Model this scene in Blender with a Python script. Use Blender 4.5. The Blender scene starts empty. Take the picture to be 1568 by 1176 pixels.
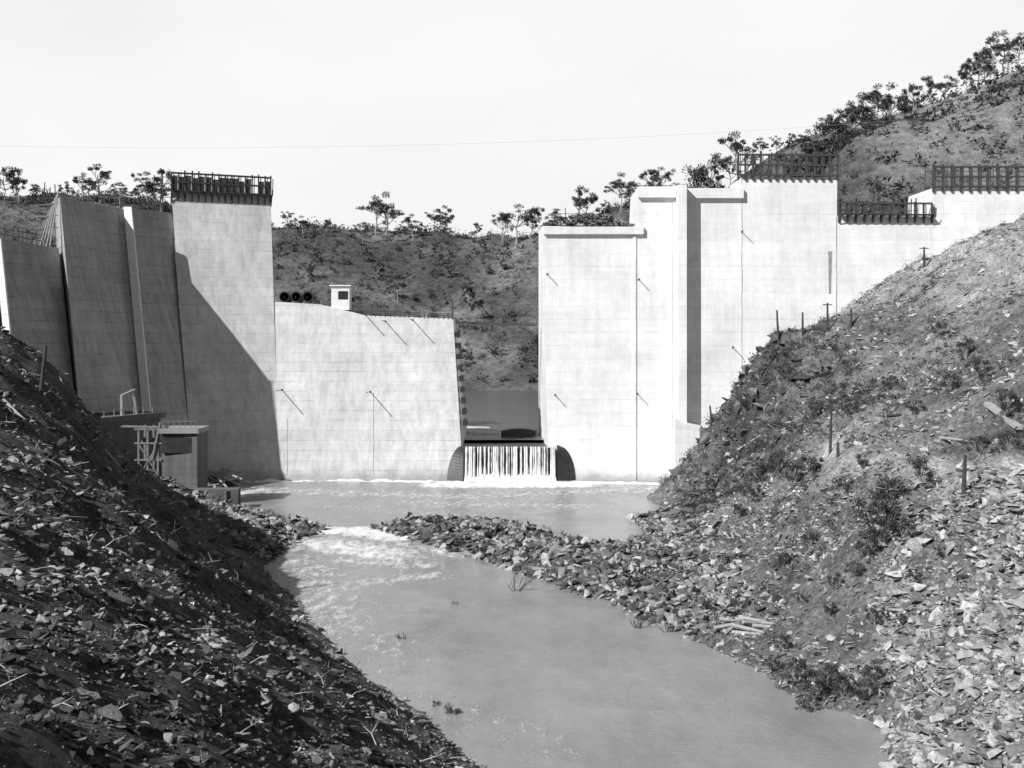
import bpy, bmesh, math, random
import numpy as np
from mathutils import Vector
random.seed(7); rng=np.random.default_rng(7)
sc=bpy.context.scene
# ---------------------------------------------------------------- camera calibration (level camera 25 m above river)
FP=1800.0; HZ=520.0; EYE=25.0
def S(u,v,d): return np.array([(u-784)/FP*d, d, EYE+(HZ-v)/FP*d])
def W(u,v,z=0.0):
    d=(EYE-z)*FP/(v-HZ); return np.array([(u-784)/FP*d,d])
def F(u,v):
    s=(HZ-v)/FP; d=(209+.35*EYE)/(1-.35*s); return S(u,v,d)
def G(u,v):
    s=(HZ-v)/FP; d=(209+.12*EYE)/(1-.12*s); return S(u,v,d)
SUN=(-1,-.85,1.07)
# ---------------------------------------------------------------- materials
def newmat(n):
    m=bpy.data.materials.new(n); m.use_nodes=True
    nt=m.node_tree; b=nt.nodes['Principled BSDF']; return m,nt,b
def N(nt,t,**k):
    n=nt.nodes.new(t)
    for a,b in k.items(): setattr(n,a,b)
    return n
def math_(nt,op,a,b=None,c=None):
    n=N(nt,'ShaderNodeMath',operation=op)
    for i,x in enumerate((a,b,c)):
        if x is None: continue
        if isinstance(x,(int,float)): n.inputs[i].default_value=x
        else: nt.links.new(x,n.inputs[i])
    return n.outputs[0]
def noise(nt,vec,scale,detail=4,rough=.6):
    n=N(nt,'ShaderNodeTexNoise'); n.inputs['Scale'].default_value=scale
    n.inputs['Detail'].default_value=detail; n.inputs['Roughness'].default_value=rough
    nt.links.new(vec,n.inputs['Vector']); return n.outputs[0]
def mapping(nt,vec,sc_=(1,1,1),rot=(0,0,0)):
    n=N(nt,'ShaderNodeMapping'); n.inputs['Scale'].default_value=sc_; n.inputs['Rotation'].default_value=rot
    nt.links.new(vec,n.inputs['Vector']); return n.outputs[0]
def maprange(nt,x,a,b,c,d):
    n=N(nt,'ShaderNodeMapRange'); nt.links.new(x,n.inputs[0])
    for i,q in enumerate((a,b,c,d)): n.inputs[i+1].default_value=q
    return n.outputs[0]
def bump(nt,b,h,st,dist):
    n=N(nt,'ShaderNodeBump'); n.inputs['Strength'].default_value=st; n.inputs['Distance'].default_value=dist
    nt.links.new(h,n.inputs['Height']); nt.links.new(n.outputs[0],b.inputs['Normal'])
def simple(name,val,amp=.3,scale=2.0,rough=.85,bs=.3,attr=False,spec=.25,bd=.1,det=4):
    m,nt,b=newmat(name); g=N(nt,'ShaderNodeNewGeometry').outputs['Position']
    n=noise(nt,g,scale,det); f=maprange(nt,n,.25,.75,val*(1-amp),val*(1+amp))
    if attr:
        a=N(nt,'ShaderNodeAttribute'); a.attribute_name='tone'
        f=math_(nt,'MULTIPLY',f,a.outputs['Fac'])
    nt.links.new(f,b.inputs['Base Color']); b.inputs['Roughness'].default_value=rough
    b.inputs['Specular IOR Level'].default_value=spec
    if bs>0: bump(nt,b,noise(nt,g,scale*3,5,.7),bs,bd)
    return m
def concrete(name,val,lift=1.75,ln=1.0,stk=.80):
    m,nt,b=newmat(name); g=N(nt,'ShaderNodeNewGeometry').outputs['Position']
    sx=N(nt,'ShaderNodeSeparateXYZ'); nt.links.new(g,sx.inputs[0]); z=sx.outputs[2]
    big=noise(nt,g,.10,5); med=noise(nt,mapping(nt,g,(1,1,.9)),.9,5,.65)
    streak=noise(nt,mapping(nt,g,(.7,.7,.03)),1.0,7,.75)
    hband=noise(nt,mapping(nt,g,(.05,.05,1.4)),1.0,5,.75)
    zn=math_(nt,'ADD',z,math_(nt,'MULTIPLY',noise(nt,g,.25,3),.35))
    zf=math_(nt,'FRACT',math_(nt,'DIVIDE',zn,lift))
    line=math_(nt,'LESS_THAN',zf,.055)
    zid=math_(nt,'FLOOR',math_(nt,'DIVIDE',zn,lift))
    wn=N(nt,'ShaderNodeTexWhiteNoise',noise_dimensions='1D'); nt.links.new(zid,wn.inputs['W'])
    lam=math_(nt,'MULTIPLY',line,maprange(nt,noise(nt,g,.22,5,.7),.42,.64,.0,.42*ln))
    v=maprange(nt,big,.3,.7,.86,1.08)
    v=math_(nt,'MULTIPLY',v,maprange(nt,med,.25,.75,.91,1.07))
    v=math_(nt,'MULTIPLY',v,maprange(nt,streak,.38,.72,1.04,stk))
    v=math_(nt,'MULTIPLY',v,maprange(nt,hband,.3,.7,.94,1.04))
    v=math_(nt,'MULTIPLY',v,maprange(nt,wn.outputs[0],0,1,1-.05*ln,1.02))
    v=math_(nt,'MULTIPLY',v,math_(nt,'SUBTRACT',1.0,lam))
    damp=maprange(nt,math_(nt,'ADD',z,math_(nt,'MULTIPLY',noise(nt,g,.4,4),3.0)),1.8,3.6,.62,1.0)
    v=math_(nt,'MULTIPLY',v,damp)
    v=math_(nt,'MULTIPLY',v,val)
    nt.links.new(v,b.inputs['Base Color']); b.inputs['Roughness'].default_value=.9
    b.inputs['Specular IOR Level'].default_value=.2
    bump(nt,b,math_(nt,'SUBTRACT',math_(nt,'MULTIPLY',med,.35),math_(nt,'MULTIPLY',line,.5*ln)),.3,.06)
    return m
M_con=concrete('pale_concrete',.69,1.75,1.0,.70)
M_wing_shade=concrete('wing_shaded_concrete',.46,1.75,1.4,.62)  # dam concrete darkened so the wing's shade sits in the colour
M_con2=concrete('board_marked_concrete',.84,2.4,.45,.87)
M_wet_shade=simple('wet_shaded_concrete',.045,.4,1.2,.4,.3)  # wet concrete, near-black to put the flank shadow into its colour
M_timber=simple('weathered_timber',.07,.4,3,.9,.2)
M_timberl=simple('sawn_timber',.36,.25,3,.85,.2)
M_steel=simple('dark_steel',.04,.3,2,.5,.1)
M_white=simple('white_paint',.85,.06,2,.7,.05)
M_rock=simple('broken_rock',1.0,.45,2.6,.9,.9,attr=True,bd=.16,det=7)
M_leaf=simple('gum_foliage',1.0,.4,.6,.8,0,attr=True)
M_bark=simple('gum_bark',.34,.4,1.5,.9,.2)
M_dead=simple('dead_wood',.42,.3,3,.9,.2)
def terrain_mat():
    m,nt,b=newmat('rocky_ground'); g=N(nt,'ShaderNodeNewGeometry').outputs['Position']
    a=N(nt,'ShaderNodeAttribute'); a.attribute_name='tone'
    n1=noise(nt,g,.35,7,.7); n2=noise(nt,g,2.6,7,.75)
    v=math_(nt,'MULTIPLY',maprange(nt,n1,.3,.7,.4,1.6),maprange(nt,n2,.32,.68,.35,1.65))
    v=math_(nt,'MULTIPLY',v,a.outputs['Fac'])
    nt.links.new(v,b.inputs['Base Color']); b.inputs['Roughness'].default_value=.95; b.inputs['Specular IOR Level'].default_value=.1
    bump(nt,b,n2,1.0,.8); return m
M_ter=terrain_mat()
# ---------------------------------------------------------------- mesh helpers
def link(o,parent=None):
    sc.collection.objects.link(o)
    if parent: o.parent=parent
    return o
def np_mesh(name,V,Fc,mats,tone=None,mi=None,smooth=False,parent=None,attrname='tone'):
    V=np.asarray(V,dtype=np.float32); Fc=np.asarray(Fc,dtype=np.int32); k=Fc.shape[1]
    me=bpy.data.meshes.new(name); me.vertices.add(len(V)); me.vertices.foreach_set('co',V.ravel())
    me.loops.add(Fc.size); me.loops.foreach_set('vertex_index',Fc.ravel())
    me.polygons.add(len(Fc)); me.polygons.foreach_set('loop_start',np.arange(0,Fc.size,k,dtype=np.int32))
    if not isinstance(mats,(list,tuple)): mats=[mats]
    for mm in mats: me.materials.append(mm)
    if mi is not None: me.polygons.foreach_set('material_index',np.asarray(mi,dtype=np.int32))
    me.polygons.foreach_set('use_smooth',np.full(len(Fc),smooth))
    me.update(calc_edges=True)
    if tone is not None:
        at=me.attributes.new(attrname,'FLOAT','POINT'); at.data.foreach_set('value',np.asarray(tone,dtype=np.float32))
    if name.startswith('_'): return me
    return link(bpy.data.objects.new(name,me),parent)
def empty(name,loc=(0,0,0)):
    o=bpy.data.objects.new(name,None); o.location=loc; o.empty_display_size=.5; return link(o)
BT=np.array([[0,2,1],[0,3,2],[4,5,6],[4,6,7],[0,1,5],[0,5,4],[1,2,6],[1,6,5],[2,3,7],[2,7,6],[3,0,4],[3,4,7]])
class MB:
    def __init__(s): s.V=[];s.F=[];s.M=[];s.T=[];s.n=0
    def add(s,V,Fc,m=0,t=1.0):
        V=np.asarray(V,float); Fc=np.asarray(Fc,int)
        s.V.append(V); s.F.append(Fc+s.n); s.M.append(np.full(len(Fc),m)); s.T.append(np.full(len(V),t) if np.isscalar(t) else t); s.n+=len(V)
    def hexa(s,c,m=0): s.add(c,BT,m)
    def box(s,c,sz,m=0,yaw=0):
        x,y,z=[q/2 for q in sz]
        p=np.array([[-x,-y,-z],[x,-y,-z],[x,y,-z],[-x,y,-z],[-x,-y,z],[x,-y,z],[x,y,z],[-x,y,z]])
        if yaw:
            ca,sa=math.cos(yaw),math.sin(yaw); p=p@np.array([[ca,sa,0],[-sa,ca,0],[0,0,1]])
        s.hexa(p+np.array(c),m)
    def beam(s,a,b,w,h=None,m=0):
        a=np.array(a,float);b=np.array(b,float); h=h or w; d=b-a; L=np.linalg.norm(d)
        if L<1e-6:return
        d/=L; up=np.array([0,0,1.]) if abs(d[2])<.95 else np.array([1.,0,0])
        r=np.cross(d,up); r/=np.linalg.norm(r); u=np.cross(r,d); r*=w/2; u*=h/2
        s.hexa([a-r-u,a+r-u,b+r-u,b-r-u,a-r+u,a+r+u,b+r+u,b-r+u],m)
    def tube(s,P,R,k=6,m=0,t=1.0):
        P=np.array(P,float); V=[]
        for i,p in enumerate(P):
            d=P[min(i+1,len(P)-1)]-P[max(i-1,0)]; d/=np.linalg.norm(d)+1e-9
            up=np.array([0,0,1.]) if abs(d[2])<.9 else np.array([1.,0,0])
            r=np.cross(d,up); r/=np.linalg.norm(r); u=np.cross(r,d)
            for j in range(k):
                a=2*math.pi*j/k; V.append(p+R[i]*(math.cos(a)*r+math.sin(a)*u))
        Fc=[]
        for i in range(len(P)-1):
            for j in range(k):
                a=i*k+j;b_=i*k+(j+1)%k; Fc+= [[a,b_,b_+k],[a,b_+k,a+k]]
        for j in range(1,k-1):
            Fc+= [[0,j+1,j]]; o=(len(P)-1)*k; Fc+=[[o,o+j,o+j+1]]
        s.add(V,Fc,m,t)
    def leaves(s,c,r,n,size,m=1,tone=.07,flat=1.0):
        d=rng.normal(size=(n,3)); d/=np.linalg.norm(d,axis=1)[:,None]
        p=np.array(c)+d*(rng.random((n,1))**.45)*np.array(r)
        a=rng.normal(size=(n,3)); b=rng.normal(size=(n,3))
        a/=np.linalg.norm(a,axis=1)[:,None]; b/=np.linalg.norm(b,axis=1)[:,None]
        sz=size*(.5+rng.random((n,1)))
        V=np.stack([p-a*sz*.5,p+a*sz*.5,p+b*sz*.8],1).reshape(-1,3)
        tn=tone*(.5+rng.random(n)); s.add(V,np.arange(3*n).reshape(-1,3),m,np.repeat(tn,3))
    def build(s,name,mats,parent=None,smooth=False):
        return np_mesh(name,np.concatenate(s.V),np.concatenate(s.F),mats,np.concatenate(s.T),np.concatenate(s.M),smooth,parent)
# ---------------------------------------------------------------- noise
TAB=rng.random((256,256))
def vn(x,y):
    xi=np.floor(x).astype(int); yi=np.floor(y).astype(int); fx=x-xi; fy=y-yi
    fx=fx*fx*(3-2*fx); fy=fy*fy*(3-2*fy); a=TAB[xi%256,yi%256]; b=TAB[(xi+1)%256,yi%256]; c=TAB[xi%256,(yi+1)%256]; d=TAB[(xi+1)%256,(yi+1)%256]
    return (a*(1-fx)+b*fx)*(1-fy)+(c*(1-fx)+d*fx)*fy-.5
def fbm(x,y,sc_,o=4):
    r=0;a=1;
    for i in range(o): r=r+a*vn(x/sc_*2**i+17.3*i,y/sc_*2**i+5.1*i); a*=.5
    return r
# ---------------------------------------------------------------- terrain
class TPS:
    def __init__(s,P,lam=.0):
        P=np.array(P,float); s.c=P[:,:2]/100; n=len(P)
        K=s.U(((s.c[:,None]-s.c[None])**2).sum(-1))+lam*np.eye(n)
        A=np.zeros((n+3,n+3)); A[:n,:n]=K; Q=np.c_[np.ones(n),s.c]; A[:n,n:]=Q; A[n:,:n]=Q.T
        s.w=np.linalg.solve(A,np.r_[P[:,2],0,0,0])
    def U(s,r2): return r2*np.log(r2+1e-9)
    def __call__(s,x,y):
        x=np.asarray(x,float)/100; y=np.asarray(y,float)/100; out=s.w[-3]+s.w[-2]*x+s.w[-1]*y
        for i,(cx,cy) in enumerate(s.c): out=out+s.w[i]*s.U((x-cx)**2+(y-cy)**2)
        return out
near=[]
shore_uv=[(700,1150),(560,1040),(470,950),(430,900),(405,870),(430,842),(480,818),(490,806),(430,793),(365,775),
 (1356,1150),(1350,1110),(1250,1080),(1170,1030),(1090,990),(1040,960),(960,930),(870,900),(800,875),(760,862),(680,838),(600,816),
 (588,806),(640,799),(700,797),(770,803),(830,813),(920,832),(980,848),(985,820),(972,793),(1000,770),(1030,742)]
for u,v in shore_uv:
    x,y=W(u,v); near.append((x,y,.05))
near+=[(12,20,0),(6,45,0),(19,45,0),(22,58,0),(28,20,0),(-48,209,0),(30,215,0),(-44,187,0)]
for x,y in [(20,10),(13,45),(10,71),(0,90),(10,90),(-8,110),(0,115),(-15,120),(-10,130),(-18,138),(-21,150),(-20,160),(-22,175),(-5,175),(10,175),(-30,195),(0,195),(20,195),(5,163),(-10,210),(10,215),(-35,215),(12,152),(20,60)]:
    near.append((x,y,-2.2))
for x,y,z in [(-12,156,1.3),(-3,149,1.2),(4,141,1.4),(10,131,1.8),(16,120,2.0),(-37,164,1.2),(-31,157,.9),(-31,148,1.6),(-32,138,2.3)]: near.append((x,y,z))
for p in [S(0,510,124),S(70,548,124),S(130,625,124),S(190,700,124),S(250,770,126),S(330,812,132)]: near.append(tuple(p))
near+=[(-43.6,100,22.6),(-36,100,15.8),(-29,100,9.2),(-24,100,4.6)]
near+=[(-63,146,21),(-53,146,12),(-45,148,4.5),(-60,163,8),(-76,165,15),(-50,175,4),(-68,192,10),(-84,182,17),(-100,172,32),(-98,145,36),(-58,200,3),(-90,215,30),
 (-12,71,5.6),(-22,71,12.6),(-31,71,19.3),(-45,71,27),(-4,45,8),(-15,45,15),(-22,45,19),(-34,45,25),(-8.7,20,17.6),(-20,20,22),(-60,45,34),(-62,95,31),(-72,124,32),(-100,100,42),(-3,22,12),
 (0,-2,23.2),(-10,-5,25),(8,-3,20),(-30,0,30),(-200,0,55),(-200,150,60)]
near+=[(27,71,3.6),(31,71,7),(40,71,13.5),(30,50,7),(39,90,13.5),(34,110,12.8),(33,125,11.2),(25,90,3.3),(32,90,8.6),(22.5,105,2.6),(28.6,130,5),(25,118,3.5),(29.8,170,6),(22,140,2.5),(24,155,3),
 (44,90,14.2),(39,112,13.6)]
near+=[tuple(p) for p in [S(1165,545,178),S(1105,625,177),S(1078,705,176),S(1190,522,180),S(1250,512,182),S(1420,408,185),S(1568,340,185),S(1700,290,185),
 S(1350,600,150),S(1350,520,166),S(1500,600,130),S(1500,480,150),S(1568,550,125),S(1568,450,150),S(1250,640,150),S(1200,700,150)]]
near+=[(46,206,20),(66,208,31),(88,208,39),(38,205,8),(33,200,3),(105,150,50),(85,110,38),(62,80,24),(60,50,22),(100,60,40),(200,0,60),(200,150,85),(0,-60,28),(-100,-60,50),(100,-60,50),(120,205,55)]
far=[(-200,444,12),(-100,444,6),(-20,444,6),(20,444,6),(60,420,8),(85,340,25),(0,300,-6),(0,250,-8),(0,400,-1),(-60,300,-5),(-60,400,-1),(35,300,-3),(0,425,2),(-40,250,-6),
 (-85,250,20),(-110,240,38),(-140,300,42),(-170,400,35)]
for u,v,d in [(-150,290,600),(0,305,615),(200,318,620),(410,346,620),(600,358,620),(784,358,620),(900,345,610),(1000,322,590),(1100,298,400),(1220,245,380),(1300,216,380),(1400,170,380),(1500,125,380),(1568,95,380),(1750,40,380),
  (200,430,530),(500,440,530),(784,440,530),(950,430,520),(1500,275,262),(1568,245,262),(1300,312,262),(1200,400,262),(1750,180,262),(1050,620,262),(1400,240,320),(1250,300,310)]: far.append(tuple(S(u,v,d)))
far+=[(x,1200,60) for x in (-700,-300,0,300,700)]+[(x,2600,40) for x in (-2000,0,2000)]+[(600,400,150),(-600,400,90),(-900,0,90),(900,0,120),(0,700,78),(-150,700,80)]
TN=TPS(near,1e-5); TF=TPS(far,1e-4)
xs=np.unique(np.r_[np.geomspace(125,2600,40)*-1,np.arange(-125,-85,2),np.arange(-85,96,.5),np.arange(96,220,2.5),np.geomspace(220,2600,34)])
ys=np.unique(np.r_[np.arange(-80,0,6),np.arange(0,215,.5),np.arange(215,260,2.5),np.arange(260,720,5),np.geomspace(720,3000,26)])
X,Y=np.meshgrid(xs,ys)
def sstep(a,b,x): t=np.clip((x-a)/(b-a),0,1); return t*t*(3-2*t)
zn=np.clip(TN(X,Y),-3,90); zf=np.clip(TF(X,Y),-8,170)
amp=np.clip((zn+.2)/2.5,0.08,1)
right=sstep(15,25,X)
zn=zn+amp*((1.5+.9*right)*fbm(X,Y,7,3)+.75*fbm(X+50,Y,1.9,2))
crag=np.exp(-(((X-36)/9)**2+((Y-172)/16)**2)); cz=np.abs(fbm(X,Y,5,4)); zn=zn+crag*(5.5*cz-1.5)
zr=np.floor(zn/2.6)*2.6+2.6*sstep(.4,1,zn/2.6-np.floor(zn/2.6)); zn=zn+np.clip(crag*1.2,0,1)*.75*(zr-zn)
zf=zf+np.clip((zf-5)/10,0,1)*(9*fbm(X,Y,60,3)+3.2*fbm(X,Y,18,3))
mixw=sstep(228,252,Y); Z=zn*(1-mixw)+zf*mixw
def height(x,y):
    x=np.asarray(x,float);y=np.asarray(y,float)
    i=np.clip(np.searchsorted(xs,x)-1,0,len(xs)-2); j=np.clip(np.searchsorted(ys,y)-1,0,len(ys)-2)
    fx=(x-xs[i])/(xs[i+1]-xs[i]); fy=(y-ys[j])/(ys[j+1]-ys[j])
    return (Z[j,i]*(1-fx)+Z[j,i+1]*fx)*(1-fy)+(Z[j+1,i]*(1-fx)+Z[j+1,i+1]*fx)*fy
nx,ny=len(xs),len(ys); idx=np.arange(nx*ny).reshape(ny,nx)
Q=np.stack([idx[:-1,:-1],idx[:-1,1:],idx[1:,1:],idx[1:,:-1]],-1).reshape(-1,4)
def segd(x,y,pts):
    r=1e9
    for a,b in zip(pts[:-1],pts[1:]):
        a=np.array(a,float);b=np.array(b,float);ab=b-a; t=np.clip(((x-a[0])*ab[0]+(y-a[1])*ab[1])/(ab@ab),0,1); r=np.minimum(r,np.hypot(x-a[0]-t*ab[0],y-a[1]-t*ab[1]))
    return r
TRACK=[(60,84),(42,90),(36,108),(34,124),(38,140)]
def screew(x,y): return sstep(-1.5,1.5,x-(.335*y-1.5)+3*fbm(x,y,6,2))*sstep(104,96,y)
def base_tone(x,y,z):
    t=np.full(np.shape(x),.14)
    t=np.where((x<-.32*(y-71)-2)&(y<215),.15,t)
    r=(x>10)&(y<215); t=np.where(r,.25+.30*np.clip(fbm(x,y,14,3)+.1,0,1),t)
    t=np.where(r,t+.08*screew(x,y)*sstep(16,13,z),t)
    upper=sstep(25,33,z)*sstep(50,60,x); t=np.where(r,t+.18*upper,t)
    t=np.where(r,t+.34*np.exp(-(segd(x,y,TRACK)/2.4)**2),t)
    t=np.where((y<215)&(z<2.2),np.maximum(t,.22),t)
    t=np.where(r,t*(1-.6*np.exp(-(((x-34)/8)**2+((y-172)/14)**2))),t)
    t=np.where(y>235,.11+.34*np.clip(fbm(x,y,34,4)+.10,0,1)+.16*sstep(70,115,x)*sstep(450,400,y),t)
    return t
T=base_tone(X,Y,Z)
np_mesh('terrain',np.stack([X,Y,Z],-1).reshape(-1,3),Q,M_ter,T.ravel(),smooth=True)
# ---------------------------------------------------------------- rocks
def hulls(n,lo,hi):
    out=[]
    for i in range(n):
        bm=bmesh.new(); flat=rng.uniform(lo,hi); el=rng.uniform(.35,.95)
        for j in range(12):
            p=rng.uniform(-1,1,3); p/=max(abs(p).max(),.6); p*=.5+.5*rng.random()**.3
            bm.verts.new((p[0],p[1]*el,p[2]*flat))
        bmesh.ops.convex_hull(bm,input=bm.verts)
        loose=[v for v in bm.verts if not v.link_faces]; bmesh.ops.delete(bm,geom=loose,context='VERTS')
        bmesh.ops.triangulate(bm,faces=bm.faces); bm.verts.index_update()
        out.append((np.array([v.co[:] for v in bm.verts]),np.array([[v.index for v in f.verts] for f in bm.faces]))); bm.free()
    return out
HULL=hulls(28,.08,.42)
def rocks(name,P,size,tone,tilt=.5,sink=.15):
    Vs=[];Fs=[];Ts=[];off=0; n=len(P); vid=rng.integers(0,len(HULL),n)
    for k,(hv,hf) in enumerate(HULL):
        m=np.where(vid==k)[0]; c=len(m)
        if c==0: continue
        yaw=rng.uniform(0,6.28,c); a=rng.normal(0,tilt,c); b=rng.normal(0,tilt,c)
        cy,sy=np.cos(yaw),np.sin(yaw); R=np.zeros((c,3,3)); ca,sa,cb,sb=np.cos(a),np.sin(a),np.cos(b),np.sin(b)
        Rz=np.zeros((c,3,3));Rz[:,0,0]=cy;Rz[:,0,1]=-sy;Rz[:,1,0]=sy;Rz[:,1,1]=cy;Rz[:,2,2]=1
        Rx=np.zeros((c,3,3));Rx[:,0,0]=1;Rx[:,1,1]=ca;Rx[:,1,2]=-sa;Rx[:,2,1]=sa;Rx[:,2,2]=ca
        Ry=np.zeros((c,3,3));Ry[:,1,1]=1;Ry[:,0,0]=cb;Ry[:,0,2]=sb;Ry[:,2,0]=-sb;Ry[:,2,2]=cb
        R=Ry@Rx@Rz; s=size[m][:,None]*.5*rng.uniform(.6,1.4,(c,3))
        V=np.einsum('cij,cvj->cvi',R,hv[None]*s[:,None,:])+P[m][:,None,:]; V[:,:,2]+=(size[m]*sink)[:,None]
        Vs.append(V.reshape(-1,3)); Fs.append((hf[None]+(np.arange(c)*len(hv))[:,None,None]+off).reshape(-1,3)); off+=c*len(hv)
        Ts.append(np.repeat(tone[m],len(hv)))
    return np_mesh(name,np.concatenate(Vs),np.concatenate(Fs),M_rock,np.concatenate(Ts))
def sample(n,ylo,yhi,maskf,pw=0.0):
    X_=[];c=0
    while c<n:
        y=ylo*(yhi/ylo)**rng.random(n*2) if pw else rng.uniform(ylo,yhi,n*2)
        x=rng.uniform(-.5,.5,n*2)*(y+6); z=height(x,y); k=maskf(x,y,z); p=np.stack([x,y,z],1)[k]; X_.append(p); c+=len(p)
    return np.concatenate(X_)[:n]
leftm=lambda x,y,z:(x<-.32*(y-71)+4)&(z>-.1)&(x<8)
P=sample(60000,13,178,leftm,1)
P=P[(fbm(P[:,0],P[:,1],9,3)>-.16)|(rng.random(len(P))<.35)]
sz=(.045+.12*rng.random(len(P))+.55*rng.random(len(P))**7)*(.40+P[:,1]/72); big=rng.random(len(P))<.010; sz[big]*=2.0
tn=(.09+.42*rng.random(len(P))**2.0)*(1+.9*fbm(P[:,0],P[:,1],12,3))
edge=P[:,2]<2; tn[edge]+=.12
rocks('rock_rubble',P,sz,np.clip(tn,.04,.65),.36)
P=sample(24000,48,112,lambda x,y,z:(x>17+.03*y)&(z>-.1)&(z<14.5)); k=screew(P[:,0],P[:,1])>rng.random(len(P))*.9+.05; P=P[k]
sz=.10+.22*rng.random(len(P))+1.25*rng.random(len(P))**7; rocks('rock_scree',P,sz,.20+.46*rng.random(len(P))**1.2,.36)
P=sample(21000,60,150,lambda x,y,z:(x>15)&(z>-.2)&(z<14)); k=((P[:,2]<2.2)|(fbm(P[:,0],P[:,1],6,3)>-.12)|(rng.random(len(P))<.25))&(segd(P[:,0],P[:,1],TRACK)>1.4); P=P[k]
sz=.10+.8*rng.random(len(P))**4.5; rocks('shore_stones',P,sz,.13+.48*rng.random(len(P))**1.2,.42,.08)
barm=lambda x,y,z:(z>-.3)&(z<2.8)&(y>98)&(y<172)&(x>-46)&(x<26)&((x>-.32*(y-71)+4)|(y>132))
P=sample(15000,98,172,barm); sz=.14+1.5*rng.random(len(P))**4.5; rocks('rock_bar',P,sz,.07+.50*rng.random(len(P))**1.5,.5)
rm=lambda x,y,z:(x>17)&(z>.2)&(y<205)&(y>85)&((z>12)|(y>104))
P=sample(26000,85,200,rm); k=((fbm(P[:,0],P[:,1],11,3)>-.12)|(rng.random(len(P))<.2))&(segd(P[:,0],P[:,1],TRACK)>1.4); P=P[k]
sz=.12+1.1*rng.random(len(P))**5; rocks('hillside_stones',P,sz,.17+.48*rng.random(len(P))**1.3,.4,.05)
P=sample(520,156,186,lambda x,y,z:(x>26)&(x<45)&(z>3)); sz=.6+2.8*rng.random(len(P))**2.5; rocks('rock_outcrop',P,sz,.07+.18*rng.random(len(P)),.6,-.1)
# ---------------------------------------------------------------- vegetation masses
def bushes(name,P,R,n,leaf,tone,flat=.9):
    k=len(P); d=rng.normal(size=(k,n,3)); d/=np.linalg.norm(d,axis=2)[...,None]; d[...,2]=np.abs(d[...,2])*flat
    asym=rng.uniform(.55,1.45,(k,1,3)); rr=rng.random((k,n,1))**.5*(.55+.7*rng.random((k,n,1)))
    p=P[:,None,:]+d*rr*R[:,None,None]*asym; m=k*n; p=p.reshape(m,3)
    a=rng.normal(size=(m,3)); b=rng.normal(size=(m,3)); a/=np.linalg.norm(a,axis=1)[:,None]; b/=np.linalg.norm(b,axis=1)[:,None]
    s=(leaf*np.repeat(R,n)[:,None])*(.5+rng.random((m,1)))
    V=np.stack([p-a*s*.5,p+a*s*.5,p+b*s*.8],1).reshape(-1,3)
    tn=np.repeat(np.repeat(tone,n)*(.6+.8*rng.random(m)),3)
    return np_mesh(name,V,np.arange(3*m).reshape(-1,3),M_leaf,tn)
def far_pts(n,lo,hi,thr):
    y=rng.uniform(lo,hi,n*4); x=rng.uniform(-.52,.55,n*4)*y; z=height(x,y)
    k=(z>7.5)&(fbm(x,y,50,3)+.7*rng.random(len(x))>thr+.14*(x>70)*(y<430)); P=np.stack([x,y,z],1)[k][:n]; return P
P=far_pts(9000,255,660,.06); bushes('distant_bushland',P,.7+2.9*rng.random(len(P))**2.6,34,.34,.028+.09*rng.random(len(P))**1.3,1.3)
xx=np.linspace(-270,85,240)+rng.normal(0,3,240); yy=606+rng.normal(0,6,240); P=np.stack([xx,yy,height(xx,yy)],1); P=P[fbm(xx,yy,30,2)>-.15]
P[:,2]+=rng.random(len(P))*2; bushes('ridge_scrub',P,1.0+2.8*rng.random(len(P))**2,55,.26,.05+.03*rng.random(len(P)),1.2)
hm=lambda x,y,z:(x>18)&(z>1.2)&(y>72)&(y<200)&(x<100)
P=sample(8200,72,200,hm); k=(fbm(P[:,0]+9,P[:,1],13,3)+.4*rng.random(len(P))>.16)&(segd(P[:,0],P[:,1],TRACK)>1.6)&(screew(P[:,0],P[:,1])<.5+.6*(rng.random(len(P))<.12)); P=P[k]; bushes('hillside_scrub',P,.18+1.0*rng.random(len(P))**2.6,44,.2,.03+.08*rng.random(len(P)))
P=sample(1300,146,190,lambda x,y,z:(x>22)&(x<48)&(z>2)); bushes('crag_scrub',P,.3+.9*rng.random(len(P))**1.5,46,.23,.04+.05*rng.random(len(P)))
P=sample(2600,16,170,lambda x,y,z:(x<-.32*(y-71))&(z>1.5),1); k=(fbm(P[:,0],P[:,1]+30,8,3)>.0); P=P[k]; bushes('bank_undergrowth',P,(.08+.3*rng.random(len(P)))*(.4+P[:,1]/90),40,.16,.05+.16*rng.random(len(P)))
def litter(name,n,maskf,ylo,yhi,pw,mat,q=1.0):
    mb=MB(); P=sample(n,ylo,yhi,maskf,pw)
    for p in P:
        L=random.uniform(.3,1.4)*(.4+p[1]/110)*q; yw=random.uniform(0,6.28); d=np.array([math.cos(yw),math.sin(yw),random.uniform(-.3,.5)])*L; r=(.012+.03*random.random()*p[1]/100)*q
        a=p+np.array([0,0,.12]); m=a+d*.5+np.array([random.uniform(-.1,.1),random.uniform(-.1,.1),random.uniform(0,.1)])*L; mb.tube([a,m,a+d],[r,r*.8,r*.35],4)
        for _ in range(random.randint(0,2)): mb.tube([m,m+np.array([random.uniform(-.4,.4),random.uniform(-.3,.3),random.uniform(.1,.5)])*L],[r*.6,r*.2],4)
    mb.build(name,[mat])
litter('branch_litter',430,leftm,16,165,1,M_dead,1.25); litter('branch_litter',260,lambda x,y,z:(x>17)&(z>.3),60,180,0,M_dead)
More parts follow.
